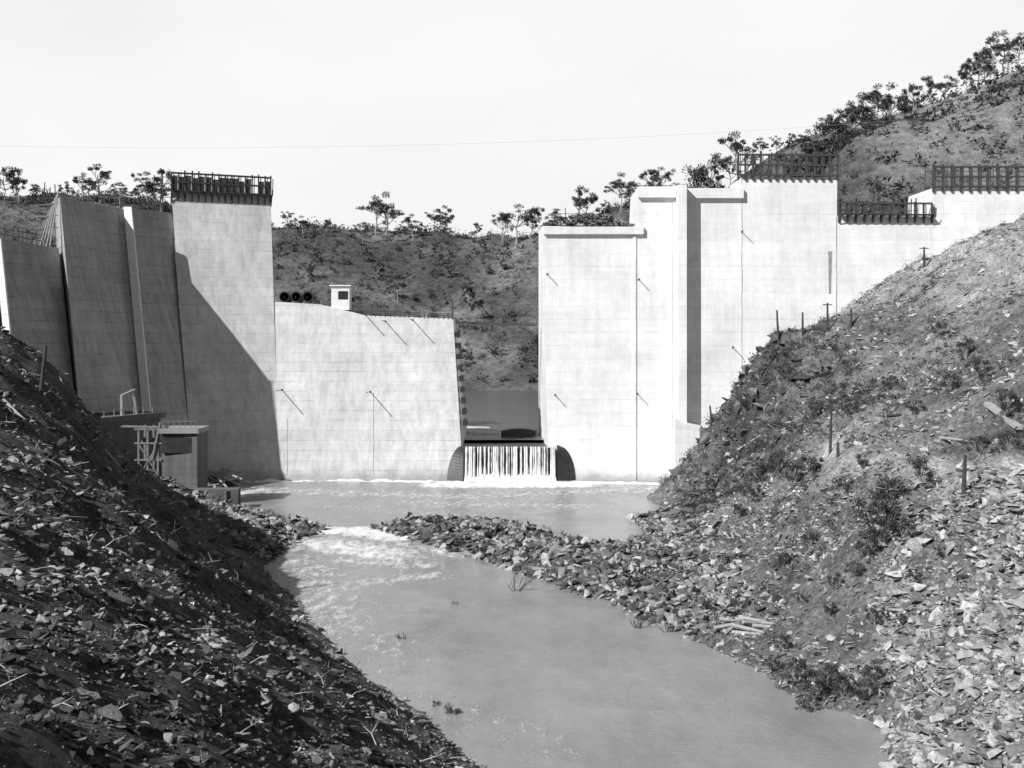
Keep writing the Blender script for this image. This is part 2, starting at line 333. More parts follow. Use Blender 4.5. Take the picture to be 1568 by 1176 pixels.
# ---------------------------------------------------------------- trees
def gum(h,spread,seed,dens=1.0):
    random.seed(seed); mb=MB(); lean=random.uniform(-.12,.12)
    P=[];n=6
    for i in range(n): t=i/(n-1); P.append([lean*h*t+random.uniform(-.025,.025)*h,random.uniform(-.02,.02)*h,h*.70*t-.4])
    mb.tube(P,[.020*h*(1-.6*i/(n-1)) for i in range(n)],6,0,1)
    nl=random.randint(7,10)
    for j in range(nl):
        t=random.uniform(.5,1.0); b=np.array(P[min(n-1,int(t*(n-1)))]); an=j*2.4+random.uniform(-.5,.5); k=1.2-.5*t
        e=b+np.array([math.cos(an)*spread*random.uniform(.4,1.1)*k,math.sin(an)*spread*random.uniform(.4,1.1)*k,h*random.uniform(.10,.30)])
        e[2]=min(e[2],h*.95); mid=(b+e)/2+np.array([0,0,-.03*h])
        mb.tube([b,mid,e],[.010*h,.007*h,.003*h],5,0,1)
        for q in range(random.randint(2,4)):
            c=e+np.array([random.uniform(-.3,.3)*spread,random.uniform(-.3,.3)*spread,random.uniform(-.06,.07)*h])
            mb.tube([mid,(mid+c)/2+np.array([0,0,.01*h]),c],[.005*h,.0035*h,.002*h],4,0,1)
            mb.leaves(c,(spread*random.uniform(.13,.28),spread*random.uniform(.13,.28),h*random.uniform(.03,.07)),int(85*dens),.028*h,1,.06)
    c=np.array(P[-1])+np.array([0,0,h*.2]); mb.leaves(c,(spread*.28,spread*.28,h*.07),int(120*dens),.028*h,1,.06)
    return np_mesh('_gum%d'%seed,np.concatenate(mb.V),np.concatenate(mb.F),[M_bark,M_leaf],np.concatenate(mb.T),np.concatenate(mb.M))
GUM=[gum(10,random.Random(i).uniform(2.8,4.3),i+1) for i in range(10)]
ti=0
def place_tree(u,vt,d,w=1.0,hmax=34):
    global ti
    x=(u-784)/FP*d; z=float(height(x,d)); top=EYE+(HZ-vt)/FP*d; h=min(max(top-z,6),hmax)
    o=bpy.data.objects.new('eucalyptus_tree',GUM[ti%10]); ti+=1; o.location=(x,d,z); s=h/9.6; o.scale=(s*w,s*w,s); o.rotation_euler=(0,0,ti*1.7); link(o)
random.seed(11)
for u,vt in [(8,260),(30,254),(55,280),(105,276),(128,262),(155,248),(185,278),(228,260),(246,256),(440,322),(465,328),(500,335),(555,338),(576,296),(590,291),(632,325),(665,320),(684,312),(730,340),(770,322),(790,308),(812,315),(850,318),(884,281),(898,287),(925,305),(950,262),(962,278),(998,258),(1012,252),(1030,278)]:
    place_tree(u,vt,600+random.uniform(-12,10),1.1)
for u,vt,d in [(430,385,560),(470,400,540),(520,375,570),(580,395,545),(640,380,565),(690,400,540),(740,372,575),(770,395,550),(800,380,565),(610,420,520),(720,430,510)]:
    place_tree(u,vt,d,1.0,12)
for u,vt,d in [(1072,246,395),(1095,240,395),(1118,236,392),(1133,196,385),(1165,208,390),(1190,206,392),(1210,206,385),(1225,204,382),(1240,194,378),(1262,176,370),(1280,164,378),(1300,150,376),(1318,138,375),(1342,124,380),(1360,124,374),(1385,138,378),(1400,126,372),(1425,112,376),(1445,112,378),(1478,94,375),(1500,78,376),(1520,46,370),(1538,44,373),(1558,48,365),(1580,46,372),(1345,225,330),(1450,195,330),(1415,165,345),(1290,235,340),(1310,225,345),(1330,205,350),(1375,205,345),(1500,160,350),(1320,190,350),(1545,80,372),(1510,75,375),(1260,225,350),(1235,225,360),(1280,205,362),(1300,195,362),(1340,180,362),(1360,170,364),(1385,180,360),(1340,200,356),(1310,210,350),(1250,215,362),(1560,130,345),(1530,190,320)]:
    place_tree(u,vt,d,.95)
def shrub(seed):
    random.seed(seed); mb=MB()
    for i in range(13):
        a=i*.9+random.uniform(-.3,.3); r=random.uniform(.15,.75); e=[math.cos(a)*r,math.sin(a)*r,random.uniform(.4,1.25)]
        mb.tube([[0,0,-.1],[e[0]*.4,e[1]*.4,e[2]*.5],e],[.03,.02,.008],4,0,1); q=random.uniform(.15,.32); mb.leaves(e,(q,q,q*.9),95,.085,1,.065)
    return np_mesh('_shrub%d'%seed,np.concatenate(mb.V),np.concatenate(mb.F),[M_bark,M_leaf],np.concatenate(mb.T),np.concatenate(mb.M))
SH=[shrub(40+i) for i in range(5)]
def put(name,mesh,x,y,s,sz=None,dz=0):
    o=bpy.data.objects.new(name,mesh); o.location=(x,y,float(height(x,y))+dz); o.scale=(s,s,sz or s); o.rotation_euler=(0,0,random.uniform(0,6)); return link(o)
def on_ground(u,v,dlo=40,dhi=215):
    ds=np.arange(dlo,dhi,.5); p=np.stack([(u-784)/FP*ds,ds,EYE+(HZ-v)/FP*ds],1); g=height(p[:,0],p[:,1]); k=np.where(p[:,2]<=g)[0]
    return p[k[0]] if len(k) else p[-1]
random.seed(3)
for i,(u,v,r) in enumerate([(1190,730,2.2),(1215,745,2.4),(1245,735,2.0),(1150,770,1.6),(1160,740,1.8),(1340,810,2.4),(1365,780,2.2),(1350,840,1.8),(1385,830,1.4),(1410,745,1.8),(1480,550,2.0),(1455,600,1.8),(1360,600,1.6),(1300,640,1.4),(1220,1050,1.4),(1250,1075,1.5),(1290,1070,1.3),(1320,1085,1.2),(1180,1030,1.0),(1200,1000,.9),(690,1110,1.0),(720,1120,.9),(665,1095,.7),(742,1135,.7),(1130,800,1.4),(1280,910,1.0),(1060,815,1.2),(1180,560,1.8),(1200,580,1.6),(1440,520,1.7),(1540,640,2.0),(1120,965,.9),(960,900,.7),(440,930,.5),(1020,920,.8),(1080,940,.8),(1290,760,1.5),(1320,720,1.2),(1250,640,1.3),(1140,640,1.4),(1120,690,1.5),(1090,750,1.3),(1200,870,1.0),(1240,840,1.1),(1500,700,1.4),(1330,860,1.6),(1310,890,1.1),(1270,950,.9),(1340,960,1.0),(1360,820,2.0),(1500,580,1.8),(1545,690,1.4),(1400,640,1.4),(1230,930,.8),(1270,1055,1.3),(1340,1050,1.2),(1235,1100,1.1),(1440,860,.8),(1400,900,.9),(1380,960,.7)]):
    p=on_ground(u,v); put('shrub',SH[i%5],p[0],p[1],r*.95)
# ---------------------------------------------------------------- dam
dam=empty('concrete_dam',(0,215,0))
def adopt(o): o.parent=dam; o.location=(0,-215,0); return o
def blk(name,tl,tr,br,bl,tk=(7,26),bd=(0,1),mat=M_con):
    tl,tr,br,bl=[np.array(p,float) for p in (tl,tr,br,bl)]; b=np.array([bd[0],bd[1],0.]); b/=np.linalg.norm(b)
    mb=MB(); mb.hexa([bl,br,br+b*tk[1],bl+b*tk[1],tl,tr,tr+b*tk[0],tl+b*tk[0]])
    return adopt(mb.build(name,[mat]))
inw=np.array([-.9,.44,0])
D_tr=S(414,297,228.2); D_tl=S(262,289.7,221); D_br=F(428,745); D_bl=S(296,745,204)
blk('high_block',D_tl,D_tr,D_br,D_bl,(8,28),(-.2,1))
c0,c1,c2,c3=F(421,462),F(490,466),F(560,483),F(694,488)
blk('overflow_block_a',c0,c1,F(490,745),F(426,745),(6,34))
blk('overflow_block_b',c1,c2,F(572,745),F(490,745),(6,34))
blk('overflow_block_c',c2,c3,F(710,745),F(572,745),(8,36))
C_tl,C_tr=S(200,318,212),S(263,324,221); C_bl,C_br=S(240,745,195),S(297,745,203.9); C_tr[2]=C_tl[2]
blk('wing_block_c',C_tl,C_tr,C_br,C_bl,(9,25),(-.84,.55),M_wing_shade)
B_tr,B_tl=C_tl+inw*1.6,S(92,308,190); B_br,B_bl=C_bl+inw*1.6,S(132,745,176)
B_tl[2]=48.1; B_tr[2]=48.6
blk('wing_block_b',B_tl,B_tr,B_br,B_bl,(9,25),(-.45,.9),M_wing_shade)
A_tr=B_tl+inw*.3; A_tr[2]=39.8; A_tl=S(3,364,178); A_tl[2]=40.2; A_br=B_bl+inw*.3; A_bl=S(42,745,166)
blk('wing_block_a',A_tl,A_tr,A_br,A_bl,(9,25),(-.5,.86),M_wing_shade)
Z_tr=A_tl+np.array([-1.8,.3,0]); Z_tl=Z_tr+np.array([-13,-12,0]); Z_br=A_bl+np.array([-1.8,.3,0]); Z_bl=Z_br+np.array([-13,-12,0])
blk('wing_block_z',Z_tl,Z_tr,Z_br,Z_bl,(9,25),(-.6,.8),M_wing_shade)
def lit_strip(name,t,b,w):  # added white strip, paints in the sunlit edge of a block step
    mb=MB(); t=np.array(t);b=np.array(b); n=14; o=np.array([.15,-.35,0])
    for i in range(n):
        p=t+(b-t)*i/n+o; q=t+(b-t)*(i+.985)/n+o; r=np.array([w/2,0,0]); y=np.array([0,.5,0]); mb.hexa([q-r,q+r,q+r+y,q-r+y,p-r,p+r,p+r+y,p-r+y])
    adopt(mb.build(name,[M_white]))
lit_strip('joint_lit_strip_a',C_tl+np.array([-.3,-1,0]),C_tl+(C_bl-C_tl)*.75+np.array([-.3,-1,0]),1.4); lit_strip('joint_lit_strip_b',A_tl+np.array([-.3,-1,0]),A_tl+(A_bl-A_tl)*.75+np.array([-.3,-1,0]),1.0)
blk('gap_block',G(830,346),G(975,349),G(975,745),G(841,745),(12,36),(-.03,1),M_con2)
blk('gate_block',G(975.3,290),G(1040,288),G(1040,745),G(975.3,745),(12,34),(0,1),M_con2)
blk('recess_block',G(1040.3,292),G(1136,294),G(1136,745),G(1040.3,745),(12,34),(0,1),M_con2)
blk('tall_block',G(1136.3,271),G(1282,272),G(1278,745),G(1136.3,745),(12,34),(0,1),M_con2)
blk('low_block',G(1282.3,330),G(1425,331),G(1425,745),G(1278.3,745),(12,34),(0,1),M_con2)
blk('abutment_block',G(1425.3,289),G(1680,289),G(1680,745),G(1425.3,745),(12,34),(0,1),M_con2)
def slab(name,u0,v0,u1,v1,out,pl=G,mat=M_con2,thk=2.0):
    o=np.array([0,-out,0]); b=np.array([0,thk,0]); mb=MB(); a,b2,c,d=pl(u0,v1),pl(u1,v1),pl(u1,v0),pl(u0,v0)
    mb.hexa([a+o,b2+o,b2+b,a+b,d+o,c+o,c+b,d+b]); return adopt(mb.build(name,[mat]))
slab('pier',1035,286,1048,652,2.9,thk=.5)
slab('cap_a',976.5,286.5,1034,303,.8); slab('cap_b',1049,289,1137.5,304,.8)
slab('cap_c',832,347.5,985,359,.7); slab('joint_strip',969,360,974,745,.2,thk=.2)
mb=MB()
for u,v0,v1,pl in [(1136,300,745,G),(1281,332,560,G),(1030,305,745,G),(572,600,728,F),(440,640,728,F)]:
    for k in range(12):
        a=pl(u+random.uniform(-.6,.6),v0+(v1-v0)*k/12); b=pl(u+random.uniform(-.6,.6),v0+(v1-v0)*(k+1)/12); mb.beam(a,b,.09,.06)
mb.hexa([G(1269,450)+np.array([0,-.05,0]),G(1272,450)+np.array([0,-.05,0]),G(1272,450)+np.array([0,.2,0]),G(1269,450)+np.array([0,.2,0]),G(1268,385)+np.array([0,-.05,0]),G(1274,385)+np.array([0,-.05,0]),G(1274,385)+np.array([0,.2,0]),G(1268,385)+np.array([0,.2,0])])
adopt(mb.build('relief_joints',[simple('joint_filler',.3,.3,2,.9,0)]))
mb=MB()
w0=[S(1032,745,203),S(1072,745,203),S(1078,745,213),S(1032,745,213)]
t0=[S(1033,645,203),S(1071,655,203),S(1075,650,213),S(1033,634,213)]
mb.hexa(w0+t0); adopt(mb.build('training_wall',[M_con2]))
mb=MB()
for v in range(512,655,17):
    p=F(696.5+(v-490)*.085,v); mb.box(p+np.array([0.2,2.9,0]),(.7,5.4,1.0),0)
adopt(mb.build('keyways',[M_wet_shade]))
mb=MB()
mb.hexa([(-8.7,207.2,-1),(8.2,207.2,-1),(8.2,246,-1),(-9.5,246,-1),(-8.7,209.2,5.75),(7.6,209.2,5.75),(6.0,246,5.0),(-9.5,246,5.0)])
adopt(mb.build('sill',[M_wet_shade]))
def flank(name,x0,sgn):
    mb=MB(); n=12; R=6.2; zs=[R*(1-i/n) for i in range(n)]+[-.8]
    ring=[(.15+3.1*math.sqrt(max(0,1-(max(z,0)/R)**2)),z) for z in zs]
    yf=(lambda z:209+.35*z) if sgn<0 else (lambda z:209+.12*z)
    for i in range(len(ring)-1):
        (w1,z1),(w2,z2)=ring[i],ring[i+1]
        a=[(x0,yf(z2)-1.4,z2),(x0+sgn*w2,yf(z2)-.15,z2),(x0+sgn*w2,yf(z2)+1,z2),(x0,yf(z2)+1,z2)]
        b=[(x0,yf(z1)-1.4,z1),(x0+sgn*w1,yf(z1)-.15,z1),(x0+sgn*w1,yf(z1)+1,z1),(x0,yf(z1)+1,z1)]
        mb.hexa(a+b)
    adopt(mb.build(name,[M_wet_shade]))  # dark flank shadow comes from the wet near-black colour
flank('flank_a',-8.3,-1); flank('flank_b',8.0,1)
P=[]
for i in range(900):
    t=rng.random(); hgt=2.3*math.sin(math.pi*min(1,t*1.05))**.6; p=G(832+138*t,346)+np.array([0,rng.uniform(.5,8),0]); p[2]+=rng.random()*max(hgt,.2); P.append(p)
P=np.array(P); rocks('concrete_rubble',P,.5+.9*rng.random(len(P)),.09+.25*rng.random(len(P)),.3)
# ---------------------------------------------------------------- formwork and railings
def formwork(name,p1,p2,h,n,drop=1.0,out=.35,rails=3,panels=False,skew=0.0,brackets=True,th=.3):
    mb=MB(); p1=np.array(p1,float);p2=np.array(p2,float); e=p2-p1; L=np.linalg.norm(e[:2]); eh=np.array([e[0],e[1],0])/L; nrm=np.array([eh[1],-eh[0],0])
    for i in range(n+1):
        b=p1+e*i/n+nrm*out; j=random.uniform(-.08,.08)
        mb.beam(b-np.array([0,0,drop])+eh*j,b+np.array([0,0,h*random.uniform(.94,1.1)])+nrm*skew+eh*j,th,th,0)
        mb.beam(b+eh*(j+.45)+np.array([0,0,.1]),b+np.array([0,0,h*.9])+nrm*skew+eh*(j+.4),.12,.14,0)
        if brackets:
            mb.beam(b+nrm*.15-np.array([0,0,drop]),b+nrm*1.1+np.array([0,0,.1]),.2,.2,0); mb.beam(b+np.array([0,0,.1]),b+nrm*1.2+np.array([0,0,.1]),.16,.16,0)
            mb.beam(b+nrm*1.1+np.array([0,0,.1]),b+nrm*1.3+np.array([0,0,1.2]),.1,.1,0)
    for r in range(rails):
        z=h*(.08+.86*r/max(1,rails-1)); o=nrm*(out+.16+skew*z/h)
        mb.beam(p1+o+np.array([0,0,z]),p2+o+np.array([0,0,z]),.22,.34,0)
    if brackets: mb.beam(p1+nrm*(out+.8)+np.array([0,0,.2]),p2+nrm*(out+.8)+np.array([0,0,.2]),.8,.08,0)
    if panels:
        o=nrm*(out-.2)
        for i in range(n):
            if random.random()<.12: continue
            q1=p1+e*(i+.08)/n+o; q2=p1+e*(i+.92)/n+o; hh=h*random.uniform(.7,.86)
            mb.hexa([q1,q2,q2-nrm*.08,q1-nrm*.08]+[q+np.array([0,0,hh])+nrm*skew for q in (q1,q2,q2-nrm*.08,q1-nrm*.08)],1)
    return mb.build(name,[M_timber,M_timberl])
formwork('formwork',D_tl+np.array([0,0,-.6]),D_tr+np.array([0,0,-.6]),3.8,15,2.0,.4,3,True,.5,True,.24)
formwork('formwork',G(1130,271),G(1282,272),4.3,13,.6,.3,3,False,0,False,.36)
formwork('formwork',G(1284,330),G(1426,331),2.4,11,1.3,.3,2,False,0,True)
formwork('formwork',G(1428,289),G(1640,289),4.2,15,.6,.3,3,False,0,False,.36)
def fence(name,p1,p2,h,n,mat=M_timber,w=.14,rl=True):
    mb=MB(); p1=np.array(p1,float);p2=np.array(p2,float); e=p2-p1
    for i in range(n+1):
        b=p1+e*i/n+np.array([random.uniform(-.1,.1),0,0]); mb.beam(b-np.array([0,0,.3]),b+np.array([random.uniform(-.15,.15),0,h*random.uniform(.6,1.25)]),w)
    if rl:
        for k in (.45,.85): mb.beam(p1+np.array([0,0,h*k]),p2+np.array([0,0,h*k]),.07,.10)
    return mb.build(name,[mat])
off=np.array([-3.5,2.2,0])
fence('starter_bars',C_tl+off,C_tr+off,2.8,9,w=.13,rl=False); fence('starter_bars',B_tl+off,B_tr+off,2.8,12,w=.13,rl=False); fence('safety_railing',A_tl+off*.5,A_tr+off*.5,2.3,12,w=.12)
fence('safety_railing',c2,c3,1.0,18)
fence('safety_railing',G(978,288)+np.array([0,3,0]),G(1030,288)+np.array([0,3,0]),1.0,7)
fence('safety_railing',G(1284,330)+np.array([0,6,0]),G(1420,331)+np.array([0,6,0]),3.6,16,w=.2)
fence('safety_railing',G(1430,289)+np.array([0,5,0]),G(1600,289)+np.array([0,5,0]),4.6,14)
fence('safety_railing',G(850,346)+np.array([0,3,0]),G(940,346)+np.array([0,3,0]),3.0,5)
mb=MB(); q=S(236,322,219); r=S(262,322,220)
for p in (q,r,q+np.array([.8,2.5,0]),(q+r)/2): mb.beam(p,p+np.array([0,0,6.6]),.16)
for k in range(5): mb.beam(q+np.array([0,0,1.2+k*1.25]),r+np.array([0,0,1.2+k*1.25]),.13)
mb.beam(q,r+np.array([0,0,5]),.12); mb.beam(q+np.array([0,0,5]),r,.12); mb.build('scaffold_tower',[M_timber])
mb=MB(); q=B_tl+np.array([-.3,0,0])
for k in range(6): mb.beam(q+np.array([-1.0-k*.55,-1,-8.2]),q+np.array([-k*.25,0,.8-k*.5]),.16)
for k in range(4): mb.beam(q+np.array([-3.4,-1,-7+k*1.8]),q+np.array([0,0,-7+k*2]),.12)
mb.build('timber_props',[M_timberl])
def rods(name,L,pl,Ln):
    mb=MB()
    for u,v in L:
        p=pl(u,v); mb.beam(p+np.array([0,.5,0]),p+np.array([-.1,-Ln,.1]),.10); mb.box(p+np.array([0,-.03,0]),(.3,.1,.3),0)
    return mb.build(name,[M_steel])
rods('anchor_rods',[(432,597),(567,600),(590,492),(632,490),(556,478)],F,5.2); rods('anchor_rods',[(838,420),(978,428),(850,605),(976,603),(1136,355),(1122,532)],G,2.0)
# ---------------------------------------------------------------- crest objects
pipe=empty('steel_pipes',tuple(F(452,462)+np.array([0,2,0])))
for i,u in enumerate((433,451,469)):
    mb=MB(); k=20; c=F(u,455)+np.array([0,1.5,0]); c[2]=c0[2]+1.0; V=[];Fc=[]
    for y in (0,4):
        for r in (1.0,.84):
            for j in range(k): a=2*math.pi*j/k; V.append(c+np.array([r*math.cos(a),y,r*math.sin(a)]))
    def quad(a,b,c_,d): Fc.extend([[a,b,c_],[a,c_,d]])
    for j in range(k):
        j2=(j+1)%k; quad(j,j2,k+j2,k+j); quad(2*k+j,3*k+j,3*k+j2,2*k+j2); quad(j,2*k+j,2*k+j2,j2); quad(k+j,k+j2,3*k+j2,3*k+j)
    mb.add(V,Fc); mb.box(c+np.array([0,3.8,0]),(1.5,.1,1.5)); ob=mb.build('pipe_%d'%i,[M_steel]); ob.parent=pipe; ob.location=-Vector(pipe.location)
hb=F(520,470)+np.array([0,2.5,0]); hb[2]=c1[2]-1.0
hut=empty('site_hut',tuple(hb))
def part(mb,n,m,par):
    o=mb.build(n,m); o.parent=par; o.location=-Vector(par.location); return o
mb=MB(); w,hh,dp=3.4,4.4,3.2
for sx in (-1,1): mb.box(hb+np.array([sx*(w/2-.1),0,hh/2]),(.2,dp,hh))
mb.box(hb+np.array([0,dp/2-.1,hh/2]),(w-.41,.2,hh)); mb.box(hb+np.array([0,-dp/2+.1,.95]),(w-.41,.2,1.9)); mb.box(hb+np.array([0,-dp/2+.1,hh-.45]),(w-.41,.2,.88))
mb.box(hb+np.array([-.95,-dp/2+.1,2.72]),(1.1,.2,1.6)); part(mb,'walls',[M_white],hut)
mb=MB(); mb.box(hb+np.array([0,0,hh+.14]),(w+.6,dp+.7,.22)); part(mb,'roof',[M_white],hut)
mb=MB(); mb.box(hb+np.array([.5,-dp/2+.2,2.72]),(1.8,.05,1.62)); mb.beam(hb+np.array([.5,-dp/2+.14,1.9]),hb+np.array([.5,-dp/2+.14,3.5]),.07); part(mb,'window',[M_steel],hut)
mb=MB()
for u,v,s in [(492,470,.9),(483,462,.8),(548,480,1.0),(590,486,.8),(640,487,.7),(575,485,1.0)]:
    p=F(u,v)+np.array([0,1.2,0]); mb.box(p,(s*1.6,1.2,s),0,.3); mb.beam(p,p+np.array([.3,0,1.6]),.15)
mb.beam(F(693,488),F(693,460),.3); mb.beam(F(688,470),F(699,472),.2); mb.build('timber_stack',[M_timber])
mb=MB(); a=F(700,494)+np.array([0,5,0]); b=G(824,497)+np.array([0,10,0])
for k in (0,1.1): mb.beam(a+np.array([0,k,0]),b+np.array([0,k,0]),.15,.35)
mb.beam(a+np.array([0,.55,.22]),b+np.array([0,.55,.22]),1.0,.08)
for i in range(9): p=a+(b-a)*i/8; mb.beam(p,p+np.array([0,0,1.0]),.05)
mb.beam(a+np.array([0,0,1.0]),b+np.array([0,0,1.0]),.04); mb.build('footbridge',[M_timber])
mb=MB(); c=S(794,668,229); n=8
for i in range(n):
    t0_,t1_=i/n,(i+1)/n; f=lambda t:.9+.75*math.sin(math.pi*min(max(t,.04),.96))**.4
    x0_,x1_=c[0]-3.4+6.8*t0_,c[0]-3.4+6.8*t1_; h0,h1=f(t0_),f(t1_)
    mb.hexa([(x0_,229,5.7),(x1_,229,5.7),(x1_,232,5.7),(x0_,232,5.7),(x0_,229.2,5.9+h0),(x1_,229.2,5.9+h1),(x1_,231.8,5.9+h1),(x0_,231.8,5.9+h0)])
mb.build('steel_pontoon',[M_steel])
mb=MB(); mb.hexa([(-9.8,236,5),(-2.5,234,5),(-5,252,5),(-12,252,5),(-9.8,236.3,6.5),(-2.6,234.3,6.3),(-5,252,6.3),(-12,252,6.6)]); mb.build('cofferdam',[M_con])
# ---------------------------------------------------------------- left-bank concrete structures
M_old_shade=concrete('weathered_shaded_concrete',.17,1.2,.8,.6)  # darkened: shade over tower and platform is put into the colour
pf=empty('outlet_platform',tuple(S(186,640,188)))
mb=MB(); a=S(120,628,172);b=S(246,628,190)
e=(b-a)/np.linalg.norm(b-a); back=np.array([-e[1],e[0],0])
bt=lambda p,z: np.array([p[0],p[1],z])
mb.hexa([bt(a,2),bt(b,2),bt(b+back*9,2),bt(a+back*9,2),bt(a,12.4),bt(b,12.4),bt(b+back*9,12.4),bt(a+back*9,12.4)]); part(mb,'base',[M_old_shade],pf)
mb=MB(); o_=-back*.7; mb.hexa([bt(a+o_-e*.5,12.41),bt(b+o_+e*.5,12.41),bt(b+back*9,12.41),bt(a+back*9,12.41),bt(a+o_-e*.5,13.3),bt(b+o_+e*.5,13.3),bt(b+back*9,13.3),bt(a+back*9,13.3)]); part(mb,'slab',[M_old_shade],pf)
mb=MB(); q=a+(b-a)*.5
for k in (0,3.6): mb.beam(bt(q+e*k,13.3),bt(q+e*(k*.8),16.5),.35)
mb.beam(bt(q,16.3),bt(q+e*3.2,17.1),.4)
for i in range(8): p=a+(b-a)*(.05+.12*i); mb.beam(bt(p,13.3),bt(p,14.4),.08)
mb.beam(bt(a+e,14.3),bt(b,14.3),.07); part(mb,'gantry',[M_timberl],pf)
tw=empty('intake_tower',tuple(S(273,780,176)))
mb=MB(); d=176; a=S(248,0,d);b=S(302,0,d-.5)
mb.hexa([bt(a,-1),bt(b,-1),bt(b+np.array([0,6,0]),-1),bt(a+np.array([0,6,0]),-1),bt(a,11.0),bt(b,11.0),bt(b+np.array([0,6,0]),11.0),bt(a+np.array([0,6,0]),11.0)]); part(mb,'shaft',[M_old_shade],tw)
mb=MB(); mb.box(((a+b)/2*[1,1,0]+np.array([0,2.8,11.35])),(b[0]-a[0]+.5,6.8,.7)); part(mb,'cap',[concrete('tower_cap_concrete',.34)],tw)
mb=MB(); mb.box(((a+b)/2*[1,1,0]+np.array([0,-.05,9.2])),(b[0]-a[0]-.3,.25,2.3)); part(mb,'recess_band',[M_wet_shade],tw)  # near-black slab on the face, recess shade painted as its colour
mb=MB()
for i in range(7):
    x=a[0]+.2+(b[0]-a[0]-.4)*i/6; mb.beam((x,d-.3,11.7),(x,d-.3,12.9),.09)
mb.beam((a[0],d-.3,12.8),(b[0],d-.3,12.8),.09)
q0=S(196,0,d)[0];q1=S(244,0,d)[0]
for x in (q0+1.6,(q0+q1)/2+.6,q1-.2):
    for y in (d,d+3): mb.beam((x,y,2),(x,y,12.0),.3)
for z in (4.5,7,9.5,11.6): mb.beam((q0+1,d-.1,z),(q1+.4,d-.1,z),.24); mb.beam((q0+1,d+3.1,z),(q1+.4,d+3.1,z),.2)
mb.beam((q0+1.6,d-.15,4.5),(q1,d-.15,9.5),.18); mb.beam((q1,d-.2,4.5),(q0+1.6,d-.2,9.5),.18); mb.beam((q0-1,d+.5,12.0),(q1+1,d+.5,11.8),1.6,.18)
mb.beam((q1-1,d-.2,7),(q1+.2,d-.2,12.6),.5,.3); part(mb,'timber_frame',[simple('frame_timber',.22,.4,3,.9,.2)],tw)
mb=MB()
for u,v,sz_,yw in [(325,722,(6,3,1),.2),(340,736,(5,3,1.2),-.1),(330,770,(7,2.5,3.2),.1),(318,748,(4,3,1.5),.3),(352,770,(2.2,2,3),.7)]:
    x,y=W(u,v+8,0); mb.box((x,y,sz_[2]/2-.3),sz_,0,yw)
mb.build('concrete_footings',[M_old_shade])
mb=MB()
for i in range(26):
    x,y=W(random.uniform(305,362),random.uniform(735,765)); yw=random.uniform(0,3.1); dd=np.array([math.cos(yw),math.sin(yw),random.uniform(-.1,.5)])*random.uniform(1,2.2); p=np.array([x,y,random.uniform(.5,2.4)]); mb.beam(p-dd,p+dd,.3,.15)
mb.build('timber_debris',[M_dead])
# ---------------------------------------------------------------- poles, logs, snags
def pole(u,vb,hpx,arm=False,lean=0):
    p=on_ground(u,vb); d=p[1]; h=hpx/FP*d; z=float(height(p[0],d)); mb=MB(); q=np.array([p[0],d,z])
    mb.tube([q-np.array([0,0,.4]),q+np.array([lean*h*.5,0,h*.5]),q+np.array([lean*h,0,h])],[.19,.17,.13],7)
    if arm: mb.beam(q+np.array([-.7,0,h*.93]),q+np.array([.7,0,h*.93]),.14)
    mb.build('timber_pole',[M_timber])
pole(1192,530,50,False,-.05); pole(1229,513,34); pole(1267,507,42,True); pole(1271,695,68,False,.03); pole(1415,410,30,True); pole(1303,505,30); pole(1283,700,22)
pole(62,600,70,False,.12); pole(1475,760,60,False,.05); pole(1090,655,30,False,-.1)
def log(name,u0,v0,u1,v1,r,mat=M_dead):
    a=on_ground(u0,v0); b=on_ground(u1,v1); a=a+np.array([0,0,r*.7]); b=b+np.array([0,0,r*.7]); L=np.linalg.norm(b-a); mb=MB()
    if L>12: b=a+(b-a)*12/L
    m=(a+b)/2+np.array([random.uniform(-.1,.1),0,.03]); mb.tube([a,m,b],[r,r*.85,r*.5],8)
    for k in range(2): p=a+(b-a)*random.uniform(.3,.9); mb.tube([p,p+np.array([random.uniform(-.6,.6),-.3,random.uniform(.4,.8)])],[r*.35,r*.12],5)
    mb.build(name,[mat])
log('fallen_log',5,615,60,668,.17); log('fallen_log',40,690,90,700,.15); log('fallen_log',1130,690,1165,668,.2); log('fallen_log',160,690,220,760,.12); log('fallen_log',1340,640,1380,636,.18,M_timber); log('fallen_log',1440,672,1490,678,.14)
a=on_ground(1512,632); b=on_ground(1562,668,60); a=a+np.array([0,0,.9]); b=b+np.array([0,0,.7]); dd=(b-a)/np.linalg.norm(b-a)
mb=MB(); mb.beam(a,a+dd*min(9,np.linalg.norm(b-a)),.7,.35); mb.beam(a-np.array([0,0,1.2]),a+np.array([0,0,.2]),.2); mb.build('timber_plank',[M_dead])
mb=MB(); x,y=W(1150,975)
for i in range(22):
    yw=random.uniform(-.5,.4); dd=np.array([math.cos(yw),math.sin(yw),random.uniform(-.15,.15)])*random.uniform(.8,2.2); p=np.array([x+random.uniform(-1.6,2),y+random.uniform(-1.6,1.5),.5+random.random()*.9]); mb.tube([p-dd,p+dd],[.2,.12],6)
mb.build('driftwood_pile',[M_dead])
def snag(u,v,h):
    x,y=W(u,v); mb=MB(); b=np.array([x,y,-.4])
    for i in range(9):
        e=b+np.array([random.uniform(-.7,.7)*h,random.uniform(-.3,.3)*h,h*random.uniform(.5,1)]); m=(b+e)/2+np.array([random.uniform(-.15,.15),0,.1]); mb.tube([b,m,e],[.05,.03,.012],5)
        f=e+np.array([random.uniform(-.3,.3)*h,0,h*.15]); mb.tube([m,f],[.025,.01],4)
    mb.build('bare_sapling',[M_timber])
for u,v,h in [(790,905,2.2),(978,962,1.5),(1022,968,1.3),(760,850,1.0),(617,978,.9),(865,893,1.3),(700,925,.7)]: snag(u,v,h)
